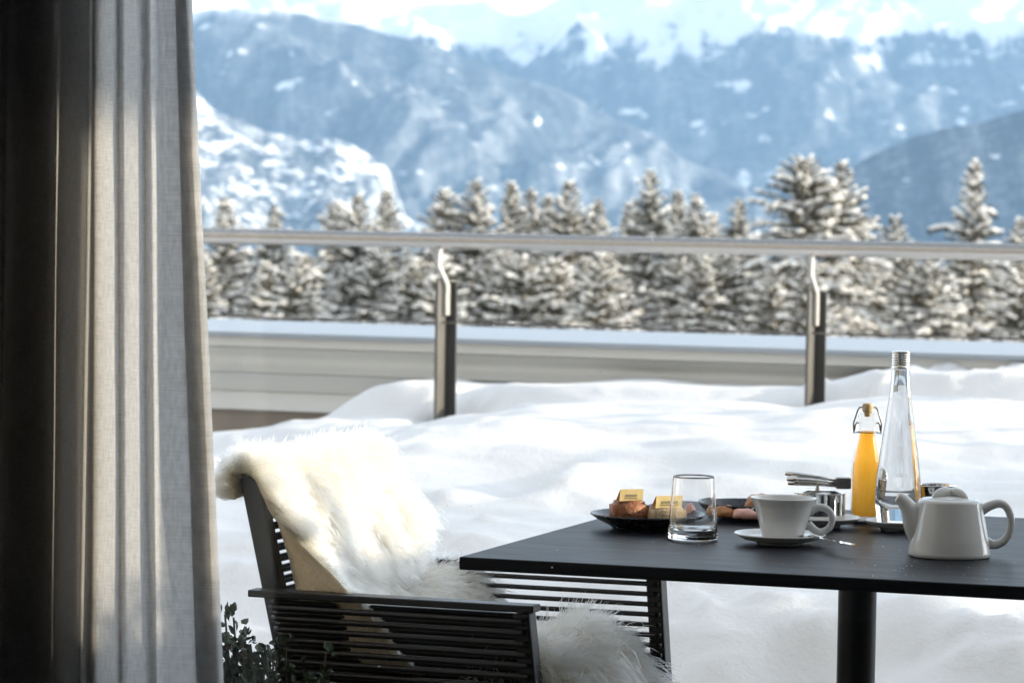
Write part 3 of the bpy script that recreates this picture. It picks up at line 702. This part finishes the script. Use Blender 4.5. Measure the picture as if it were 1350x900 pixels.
ln = ln * np.where(rng.random(NH) < .09, 1.45, 1.0)[:, None] * np.interp(U, [0, 14, 22, 34, 50], [.40, .45, .62, .74, 1.0])[:, None] * np.where((V < 4) & (U > 44), .55, 1.0)[:, None]
hd_dir = nr * .75 + tu * (.35 + .5 * c2) + tv * (.55 * c1 - .75 * edge * np.where(edge > 0, np.clip((40 - U) / 12, -.55, 1)[:, None], 1)) + rng.normal(0, .16, (NH, 3))
hd_dir /= np.linalg.norm(hd_dir, axis=1, keepdims=True)
PT = np.zeros((NH, NP, 3)); cur_p = root - nr * .002; d = hd_dir.copy()
curl = rng.normal(0, 1, (NH, 3)); curl -= (curl * d).sum(1, keepdims=True) * d
ph = rng.random(NH)[:, None] * 6.28 + c1 * 4
for k in range(NP):
    PT[:, k] = cur_p + curl * .0034 * np.sin(k * 1.2 + ph) * (k / NP)
    d = d + np.array([0, 0, -.10]) + tu * .03; d /= np.linalg.norm(d, axis=1, keepdims=True)
    cur_p = cur_p + d * ln / (NP - 1)
cell = (np.floor(U / 3.0 + .5 * fbm(U / 5, Vm / 4, 81, 2)) * 1000 + np.floor(Vm / 1.5 + .8 * fbm(U / 4 + 30, Vm / 3, 82, 2))).astype(int)   # locks
_, cid = np.unique(cell, return_inverse=True); nc = cid.max() + 1
cnt = np.bincount(cid, minlength=nc)[:, None]
for k in range(1, NP):
    mean = np.stack([np.bincount(cid, weights=PT[:, k, q], minlength=nc) for q in range(3)], -1) / cnt
    wgt = (.62 * (k / (NP - 1)) ** 1.1) * (.55 + .45 * rng.random(NH))[:, None]
    PT[:, k] += (mean[cid] - PT[:, k]) * wgt
hc = bpy.data.hair_curves.new('fleece'); hc.add_curves([NP] * NH)
hc.attributes['position'].data.foreach_set('vector', PT.astype(np.float32).ravel())
ra = hc.attributes.get('radius') or hc.attributes.new('radius', 'FLOAT', 'POINT')
ra.data.foreach_set('value', np.tile(np.array([.00062, .00062, .0006, .00058, .00052, .00044, .0003, .0001], np.float32), NH))
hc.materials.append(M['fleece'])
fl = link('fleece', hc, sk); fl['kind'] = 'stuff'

# ------------------------------------------------------------------ breakfast things on the table
def on(px, py, z=TZ): p = atz(px, py, z); return Vector((p.x, p.y, z))
def spin(o, a): o.rotation_euler = (0, 0, a); return o
GL = .0006
# dark plates
def plate(c, r, label, h=.02):
    t = thing('plate', c, label, 'plate')
    MB().lathe([(0, .003), (r*.55, .003), (r*.57, .0005), (r*.62, .0008), (r*.66, .004), (r*.9, h*.72), (r, h), (r - .0008, h + .0022), (r - .003, h + .0018), (r*.87, h*.72 + .003), (r*.68, .0075), (r*.6, .0062), (0, .006)], 64, (c.x, c.y, c.z + GL)).build('dish', M['stoneware'], t, sm=True)
    return t
pa = on(855, 697); plate(pa, .083, 'dark round plate with two tagged cakes, left of the tumbler')
pb = on(985, 684); plate(pb, .070, 'dark round plate of pastries behind the cup and tumbler', .022)
def cake(c, w, dp, h, rz, mat, label, tagw, name='cake'):
    t = thing(name, c, label, 'cake')
    m = MB(); n = 8; P = []
    mm = Matrix.Translation(c) @ Matrix.Rotation(rz, 4, 'Z')
    b = bmesh.new(); bmesh.ops.create_cube(b, size=1); bmesh.ops.bevel(b, geom=b.edges[:], offset=.14, segments=3, affect='EDGES')
    bmesh.ops.subdivide_edges(b, edges=b.edges[:], cuts=1, use_grid_fill=True)
    r = random.Random(int(w * 1e5))
    for v in b.verts:
        co = v.co.copy(); k = 1 + .10 * (co.z + .5) * (1 if mat == 'brown_cake' else .2); j = .035
        v.co = mm @ Vector((co.x*w*k + r.uniform(-j, j)*w*.4, co.y*dp*k + r.uniform(-j, j)*dp*.4, (co.z + .5)*h + (.10*h*math.cos(co.x*3) if co.z > .3 else 0) + (r.uniform(-j, j)*h*.5 if co.z > -.4 else 0)))
    me_ = bpy.data.meshes.new('crumb'); b.to_mesh(me_); b.free(); me_.materials.append(M[mat]); me_.polygons.foreach_set('use_smooth', [True]*len(me_.polygons))
    link('crumb', me_, t)
    # folded card tag standing on top
    tz = h * 1.04; a, s = tagw / 2, .009
    def card(nm, mt, y0, y1, z0, z1, parent=t, x0=-a, x1=a, sh=.004, th=.0006):
        q = MB(); vs = [(x0, y0, z0), (x1, y0, z0), (x1 + sh, y1, z1), (x0 + sh, y1, z1)]
        q.add([mm @ Vector(p) for p in vs] + [mm @ Vector((p[0], p[1] + th, p[2])) for p in vs], [(0,1,2,3),(7,6,5,4),(0,4,5,1),(1,5,6,2),(2,6,7,3),(3,7,4,0)])
        return q.build(nm, M[mt], parent)
    fr_ = card('tag', 'gold', -s, 0, tz, tz + .0165)
    card('tag', 'orange_card', s, .0008, tz, tz + .0165)
    card('print', 'print', -s*.62 - .0006, -s*.42 - .0006, tz + .0063, tz + .0096, fr_, -a*.45, a*.55, .001, .0003)
    card('print', 'print', -s*.78 - .0006, -s*.70 - .0006, tz + .0036, tz + .0050, fr_, -a*.55, a*.6, .0004, .0003)
    return t
cz = TZ + .0075
c1_ = on(829, 690, cz); cake(c1_, .047, .036, .031, YAW + .25, 'brown_cake', 'glossy brown loaf cake with gold card tag, left on the dark plate', .034)
c2_ = on(877, 691, cz); cake(c2_, .050, .036, .023, YAW + .30, 'pale_cake', 'pale sponge cake with gold card tag, beside the brown cake', .036)
def lump(c, rx, ry, rz, rot, mat, nm, label, cat, seed, bend=0.0):
    b = bmesh.new(); bmesh.ops.create_icosphere(b, subdivisions=3, radius=1); rr = random.Random(seed); o = rr.random() * 50
    mm = Matrix.Translation(c) @ Matrix.Rotation(rot, 4, 'Z')
    for v in b.verts:
        p = v.co.copy(); k = 1 + .16 * float(fbm(np.array(p.x*2.2 + o), np.array(p.y*2.2 + p.z*1.4), seed, 3)) + .06 * math.sin(p.x * 9)
        v.co = mm @ Vector((p.x*rx*k, p.y*ry*k*(1 - .45*p.x*p.x) + bend*p.x*p.x, max(-.55, p.z)*rz*k + .55*rz))
    m_ = bpy.data.meshes.new(nm); b.to_mesh(m_); b.free(); m_.materials.append(M[mat]); m_.polygons.foreach_set('use_smooth', [True]*len(m_.polygons))
    return link(nm, m_, None, label=label, cat=cat)
lump(on(908, 686, cz), .010, .012, .016, .4, 'icing', 'pastry', 'small pink iced pastry seen through the tumbler glass', 'pastry', 3)
zb_ = TZ + .0078
lump(on(1003, 676, zb_), .026, .016, .018, .5, 'pastry', 'croissant', 'golden brown croissant peeking over the cup rim', 'pastry', 5, .006)
lump(on(958, 681, zb_), .024, .014, .011, .2, 'pastry', 'pastry', 'flat browned pastry slice at left of the rear plate', 'pastry', 8)
lump(on(982, 683, zb_), .022, .013, .009, -.2, 'icing', 'pastry', 'pink iced pastry slice in middle of the rear plate', 'pastry', 11)

# tumbler
tg = on(913, 711); H = .087
tum = thing('tumbler', tg, 'empty clear glass tumbler tapering upwards, in front of the dark plates', 'glass')
MB().lathe([(0, .0), (.032, .0), (.0342, .0022), (.0345, .006), (.0342, .012), (.0285, H - .001), (.0281, H), (.0275, H - .0006), (.0272, H - .002), (.0318, .022), (.0310, .0165), (.024, .0135), (0, .0130)], 72, (tg.x, tg.y, tg.z + GL)).build('bowl', M['glass'], tum, sm=True)

def saucer(c, r, label, name='saucer'):
    t = thing(name, c, label, 'saucer')
    MB().lathe([(0, .0022), (r*.42, .0022), (r*.44, .0), (r*.50, .0), (r*.52, .0028), (r*.8, .0062), (r*.97, .0120), (r, .0135), (r - .0006, .0148), (r - .002, .0145), (r*.8, .0088), (r*.55, .0058), (r*.45, .0050), (r*.43, .0046), (0, .0046)], 72, (c.x, c.y, c.z + GL)).build('dish', M['porcelain'], t, sm=True)
    return t
sc_ = on(1028, 717); saucer(sc_, .0625, 'white porcelain saucer under the cup in the foreground')
cp_ = sc_ + Vector((0, 0, .0054)); cp_ = cp_ + Vector((.004, 0, 0))
cupo = thing('cup', cp_, 'white porcelain cup with round handle, on its saucer between tumbler and teapot', 'cup')
CH = .058
MB().lathe([(0, .002), (.0235, .002), (.0245, 0), (.0268, 0), (.0275, .0012), (.0278, .004), (.0335, .026), (.0395, .046), (.0448, CH - .0015), (.0451, CH), (.0440, CH + .0003), (.0425, CH - .0012), (.0372, .044), (.031, .024), (.0255, .0085), (.020, .0058), (0, .0055)], 72, (cp_.x, cp_.y, cp_.z + .0006)).build('bowl', M['porcelain'], cupo, sm=True)
rv = Vector((RGT[0], RGT[1], 0))
def loopy(c, pts): return [c + rv * x + Vector((0, 0, z)) for x, z in pts]
hp = catmull(np.array([(.0365, .040), (.046, .0455), (.056, .0450), (.0645, .038), (.0665, .028), (.0625, .018), (.0535, .0125), (.044, .0140), (.034, .0230)]), 40)
MB().tube(loopy(cp_, hp), [.0058 - .0012 * math.sin(math.pi * k / 39) for k in range(40)], 14, sx=.8).build('handle', M['porcelain'], cupo, sm=True)

# spoon on the saucer
s0, s1 = on(1056, 706, TZ + .0125), on(1118, 719, TZ + .0125)
spn = thing('teaspoon', s0, 'steel teaspoon resting on the foreground saucer, handle over the table', 'spoon')
dsp = (s1 - s0); dsp.z = 0; Ls = dsp.length; dsp.normalize(); nsp = Vector((-dsp.y, dsp.x, 0))
Pn = []
for i in range(25):
    t = i / 24; xx = -.024 + t * (Ls + .024 + .012)
    if xx < .020: w = .0125 * math.sqrt(max(0.02, 1 - ((xx + .002) / .0235) ** 2)); dip = .004 * (1 - ((xx + .002) / .0235) ** 2)
    else: w = .0030 + .0030 * smooth(.03, Ls + .01, xx); dip = -.003 * math.sin(min(1, (xx - .02) / .04) * math.pi)
    Pn.append([s0 + dsp * xx + nsp * (w * q) + Vector((0, 0, -dip * (1 - q*q) + (.0025 if xx < .02 else .0025 + .006 * (xx - .02)))) for q in (-1, -.5, 0, .5, 1)])
ms = MB(); ms.grid([[tuple(p) for p in r] for r in Pn]); ms.grid([[tuple(p - Vector((0, 0, .0012))) for p in r[::-1]] for r in Pn])
ms.build('shaft', M['polished'], spn, sm=True)

# steel pot with bundled cutlery, on a saucer
s2 = on(1080, 694); saucer(s2, .060, 'white saucer under the polished steel pot, behind the cup')
pp = s2 + Vector((.0, 0, .0054)); pot = thing('sugar_pot', pp, 'polished steel cylindrical pot with hinged lid behind the cup', 'pot')
PH = .044
MB().lathe([(0, 0), (.0345, 0), (.0362, .0018), (.0365, .004), (.0365, PH - .002), (.0375, PH - .001), (.0375, PH), (.0350, PH), (.0346, PH - .003), (.0346, .004), (0, .003)], 64, (pp.x, pp.y, pp.z + .0006)).build('body', M['polished'], pot, sm=2)
MB().lathe([(0, .006), (.02, .0045), (.033, .0008), (.0348, 0), (.0348, -.001), (0, -.001)], 48, (pp.x, pp.y, pp.z + PH - .0005)).build('lid', M['polished'], pot, sm=2)
MB().lathe([(0, .016), (.004, .0145), (.005, .011), (.0028, .007), (.0035, .0), (0, 0)], 24, (pp.x - .004, pp.y, pp.z + PH + .005)).build('knob', M['polished'], pot, sm=True)
bz = pp.z + PH + .0065
bun = thing('cutlery_bundle', (pp.x, pp.y, bz), 'bundle of steel cutlery handles held by a dark clasp, lying across the pot', 'cutlery')
def rel(dx, dz, dy=0): return Vector((pp.x, pp.y, bz)) + rv * dx + Vector((FWD[0], FWD[1], 0)) * dy + Vector((0, 0, dz))
for k, (z0, z1, dy) in enumerate([(.020, .0100, .004), (.0125, .0075, -.004), (.0065, .0030, .002), (.0105, .0055, .010)]):
    pts = [rel(-.050 + .002*k, z0, dy), rel(-.03, z0 * .8 + z1 * .2, dy), rel(0, (z0 + z1) / 2, dy * .7), rel(.028, z1, dy * .4)]
    MB().tube(pts, [.0033, .0036, .0026, .0022], 10, sx=1.3).build('handle', M['polished'], bun, sm=True)
mt_ = Matrix.Translation(rel(.034, .0065)) @ Matrix.Rotation(YAW, 4, 'Z')
MB().box((-.012, -.010, -.007), (.010, .010, .009), mt_).build('clasp', M['wire'], bun, bevel=.003)

# juice bottle
jb = on(1141, 689)
coaster = thing('coaster', jb, 'small dark coaster under the orange juice bottle', 'coaster')
MB().lathe([(0, 0), (.026, 0), (.0268, .0008), (.0268, .0034), (.026, .0042), (0, .0042)], 48, (jb.x, jb.y, jb.z + GL)).build('disc', M['stoneware'], coaster, sm=2)
jz = TZ + .0050
ju = thing('juice_bottle', (jb.x, jb.y, jz), 'swing-top glass bottle of bright orange juice beside the water bottle', 'bottle')
o_ = [(0, .003), (.016, .002), (.0195, 0), (.0212, .003), (.0215, .012), (.0214, .055), (.0198, .085), (.0160, .105), (.0125, .120), (.0113, .135), (.0112, .146), (.0128, .1475), (.0128, .153), (.0113, .155)]
i_ = [(.0088, .155), (.0092, .146), (.0096, .135), (.0108, .121), (.0142, .105), (.0180, .085), (.0196, .055), (.0197, .012), (.0185, .006), (0, .006)]
o_ = [(r * 1.07, z) for r, z in o_]; i_ = [(r * 1.07, z) for r, z in i_]
MB().lathe(o_ + i_, 64, (jb.x, jb.y, jz)).build('glass_body', M['thin_glass'], ju, sm=True)
jl = .128
MB().lathe([(0, .0059), (.0198, .0062), (.0209, .012), (.0208, .055), (.0191, .085), (.0150, .105), (.0114, .121), (.0107, jl), (0, jl)], 56, (jb.x, jb.y, jz)).build('juice', M['juice'], ju, sm=2)
st = MB().lathe([(0, .150), (.0045, .150), (.0055, .156), (.0075, .157), (.0082, .160), (.0082, .166), (.0068, .169), (0, .170)], 32, (jb.x, jb.y, jz)).build('stopper', M['cork'], ju, sm=2)
cj = Vector((jb.x, jb.y, jz))
for s in (-1, 1):
    MB().tube([cj + rv*(s*a) + Vector((0, 0, z)) for a, z in [(.006, .164), (.0125, .163), (.0150, .158), (.0205, .140), (.0195, .126), (.0135, .1275)]], .0011, 8).build('wire_bail', M['wire'], ju, sm=True)
    MB().tube([cj + rv*(s*a) + Vector((0, 0, z)) for a, z in [(.0190, .129), (.0178, .138), (.0150, .1415), (.0125, .140)]], .0011, 8).build('wire_bail', M['wire'], ju, sm=True)
MB().tube([cj + Vector((.0135*math.cos(a), .0135*math.sin(a), .1275)) for a in np.linspace(0, 2*math.pi, 28)[:-1]], .0009, 8, closed=True).build('wire_collar', M['wire'], ju, sm=True)

# water bottle on a saucer
wb = on(1183, 699); saucer(wb, .048, 'small white saucer under the tall water bottle')
wz = TZ + .0058
wa = thing('water_bottle', (wb.x, wb.y, wz), 'tall clear conical glass bottle of water with silver screw cap', 'bottle')
wo = [(0, .004), (.020, .002), (.0265, 0), (.0285, .002), (.0300, .010), (.0325, .030), (.0330, .045), (.0310, .075), (.0262, .115), (.0205, .155), (.0158, .190), (.0138, .208), (.0132, .222), (.0130, .232), (.0118, .2325)]
wi = [(.0100, .2325), (.0104, .222), (.0112, .208), (.0132, .190), (.0180, .155), (.0238, .115), (.0286, .075), (.0300, .055), (.0275, .040), (.020, .031), (.010, .028), (0, .0275)]
wo = [(r, z * .967) for r, z in wo]; wi = [(r, z * .967) for r, z in wi]
MB().lathe(wo + wi, 80, (wb.x, wb.y, wz)).build('glass_body', M['glass'], wa, sm=True)
wl = .198
MB().lathe([(r, z * .967) for r, z in [(0, .0274), (.0101, .0279), (.0201, .0309), (.0276, .0399), (.0301, .055), (.0287, .075), (.0239, .115), (.0181, .155), (.0133, .190), (.01165, wl), (0, wl)]], 64, (wb.x, wb.y, wz)).build('water', M['water'], wa, sm=2)
cap = MB(); prof = [(0, .2585), (.0115, .2585), (.0127, .2575)]
for k in range(6): prof += [(.0129, .2560 - k*.0034), (.0122, .2545 - k*.0034), (.0129, .2530 - k*.0034)]
prof += [(.0135, .2350), (.0135, .2328), (.0124, .2327)]
cap.lathe([(r, z * .967) for r, z in prof], 48, (wb.x, wb.y, wz)).build('screw_cap', M['bright_steel'], wa, sm=2)

# steel milk jug behind the teapot
jg = on(1232, 688)
jug = thing('milk_jug', jg, 'small polished steel milk jug half hidden behind the teapot', 'jug')
MB().lathe([(0, 0), (.024, 0), (.0262, .002), (.0268, .006), (.0276, .035), (.0302, .053), (.0312, .0545), (.0300, .0548), (.0292, .053), (.0266, .035), (.0258, .006), (0, .003)], 56, (jg.x, jg.y, TZ + GL)).build('body', M['polished'], jug, sm=True)
hj = catmull(np.array([(.026, .046), (.036, .047), (.042, .038), (.040, .024), (.027, .016)]), 24)
MB().tube([Vector((jg.x, jg.y, TZ)) + rv*x + Vector((0, 0, z)) for x, z in hj], .0026, 8).build('handle', M['polished'], jug, sm=True)

# teapot
tp = on(1251, 733)
tea = thing('teapot', tp, 'white porcelain teapot with short spout and loop handle, nearest on the table', 'teapot')
zc = TZ + GL
MB().lathe([(0, .002), (.049, .002), (.050, 0), (.0525, 0), (.0540, .0015), (.0542, .005), (.0518, .022), (.0472, .045), (.0432, .065), (.0420, .0715), (.0402, .0745), (.0350, .0762), (.0318, .0762), (.0305, .0750), (0, .0750)], 80, (tp.x, tp.y, zc)).build('body', M['porcelain'], tea, sm=True)
ct = Vector((tp.x, tp.y, zc))
hp = catmull(np.array([(.038, .058), (.050, .066), (.064, .0705), (.0745, .066), (.0805, .052), (.0800, .036), (.0735, .0225), (.0635, .0165), (.0540, .0170), (.0440, .0230)]), 44)
MB().tube([ct + rv*x + Vector((0, 0, z)) for x, z in hp], [.0072 - .0022 * math.sin(math.pi * k / 43) for k in range(44)], 16, sx=.85).build('handle', M['porcelain'], tea, sm=True)
sp_ = catmull(np.array([(-.036, .026), (-.0455, .040), (-.0510, .054), (-.0565, .065), (-.0640, .0735), (-.0700, .0770)]), 24)
MB().tube([ct + rv*x + Vector((0, 0, z)) for x, z in sp_], [.0195 - .0130 * (k / 23) ** .75 for k in range(24)], 18).build('spout', M['porcelain'], tea, sm=True)
lid = MB().lathe([(0, .0800), (.012, .0796), (.022, .0784), (.0290, .0769), (.0302, .0761), (.0300, .0752), (0, .0752)], 56, (tp.x, tp.y, zc)).build('lid', M['porcelain'], tea, sm=True)
for (ang, off) in ((.5, -.006), (-.75, .007)):
    dv_ = Vector((math.cos(YAW + ang), math.sin(YAW + ang), 0))
    pts = [ct + rv * off + dv_ * (.017 * math.cos(a)) + Vector((0, 0, .0752 + .0092 * math.sin(a))) for a in np.linspace(.12, math.pi - .12, 18)]
    MB().tube(pts, [.0045 + .0030 * math.sin(math.pi * k / 17) for k in range(18)], 12, sx=.75).build('knob', M['porcelain'], lid, sm=True)

# ------------------------------------------------------------------ potted boxwood between curtain and chair
bp_ = aty(272, 860, 4.02)
sh = thing('potted_shrub', (bp_.x, bp_.y, 0), 'dark glossy-leaved boxwood shrub low beside the curtain edge and chair', 'shrub')
MB().lathe([(0, .004), (.11, .004), (.115, .004), (.15, .27), (.155, .275), (.155, .29), (.14, .29), (.135, .25), (0, .25)], 40, (bp_.x, bp_.y, 0)).build('pot', M['pot'], sh, sm=2)
rs = random.Random(3); stm, lf = MB(), MB()
for k in range(230):
    a = rs.uniform(0, 6.28); el = rs.uniform(.15, 1.5); R0 = .200 * rs.uniform(.72, 1.10)
    tip = Vector((math.cos(a)*math.cos(el)*R0*1.15, math.sin(a)*math.cos(el)*R0*1.15, .40 + math.sin(el)*R0*1.15))
    base = Vector((math.cos(a)*.02, math.sin(a)*.02, .25)); mid = (base + tip) / 2 + Vector((math.cos(a)*.04, math.sin(a)*.04, 0))
    pts = catmull(np.array([base, mid, tip]), 9); o = Vector((bp_.x, bp_.y, 0))
    stm.tube([o + Vector(p) for p in pts], [.0022 - .0001*i for i in range(9)], 5)
    for i in range(3, 9):
        for _ in range(7):
            p = o + Vector(pts[i]) + Vector([rs.uniform(-.010, .010) for _ in range(3)])
            d = (Vector(pts[i]) - Vector(pts[i-1])).normalized() * .8 + Vector([rs.uniform(-1, 1) for _ in range(3)]); d.normalize()
            s = d.cross(Vector([rs.uniform(-1, 1) for _ in range(3)])).normalized(); n = d.cross(s); ll = rs.uniform(.010, .017); w = ll * .34
            lf.add([p, p + d*ll*.35 + s*w + n*.0015, p + d*ll*.75 + s*w*.7 + n*.001, p + d*ll, p + d*ll*.75 - s*w*.7 + n*.001, p + d*ll*.35 - s*w + n*.0015, p + d*ll*.5 - n*.001], [(0,1,6),(1,2,6),(2,3,6),(3,4,6),(4,5,6),(5,0,6)])
stm.build('stem', M['stem'], sh, sm=True, fix=False)
lo = lf.build('foliage', M['leaf'], sh, fix=False); lo['kind'] = 'stuff'

# unseen taller shrub, added right of the frame to dapple table and curtain
big = thing('potted_shrub', (1.15, 4.88, 0), 'unseen tall boxwood shrub added beyond the right picture edge to shade the table', 'shrub')
big.scale = (2.3, 2.3, 2.45)
for c in list(sh.children):
    d = c.copy(); COL.objects.link(d); d.parent = big; d.location = -WL[sh.name]
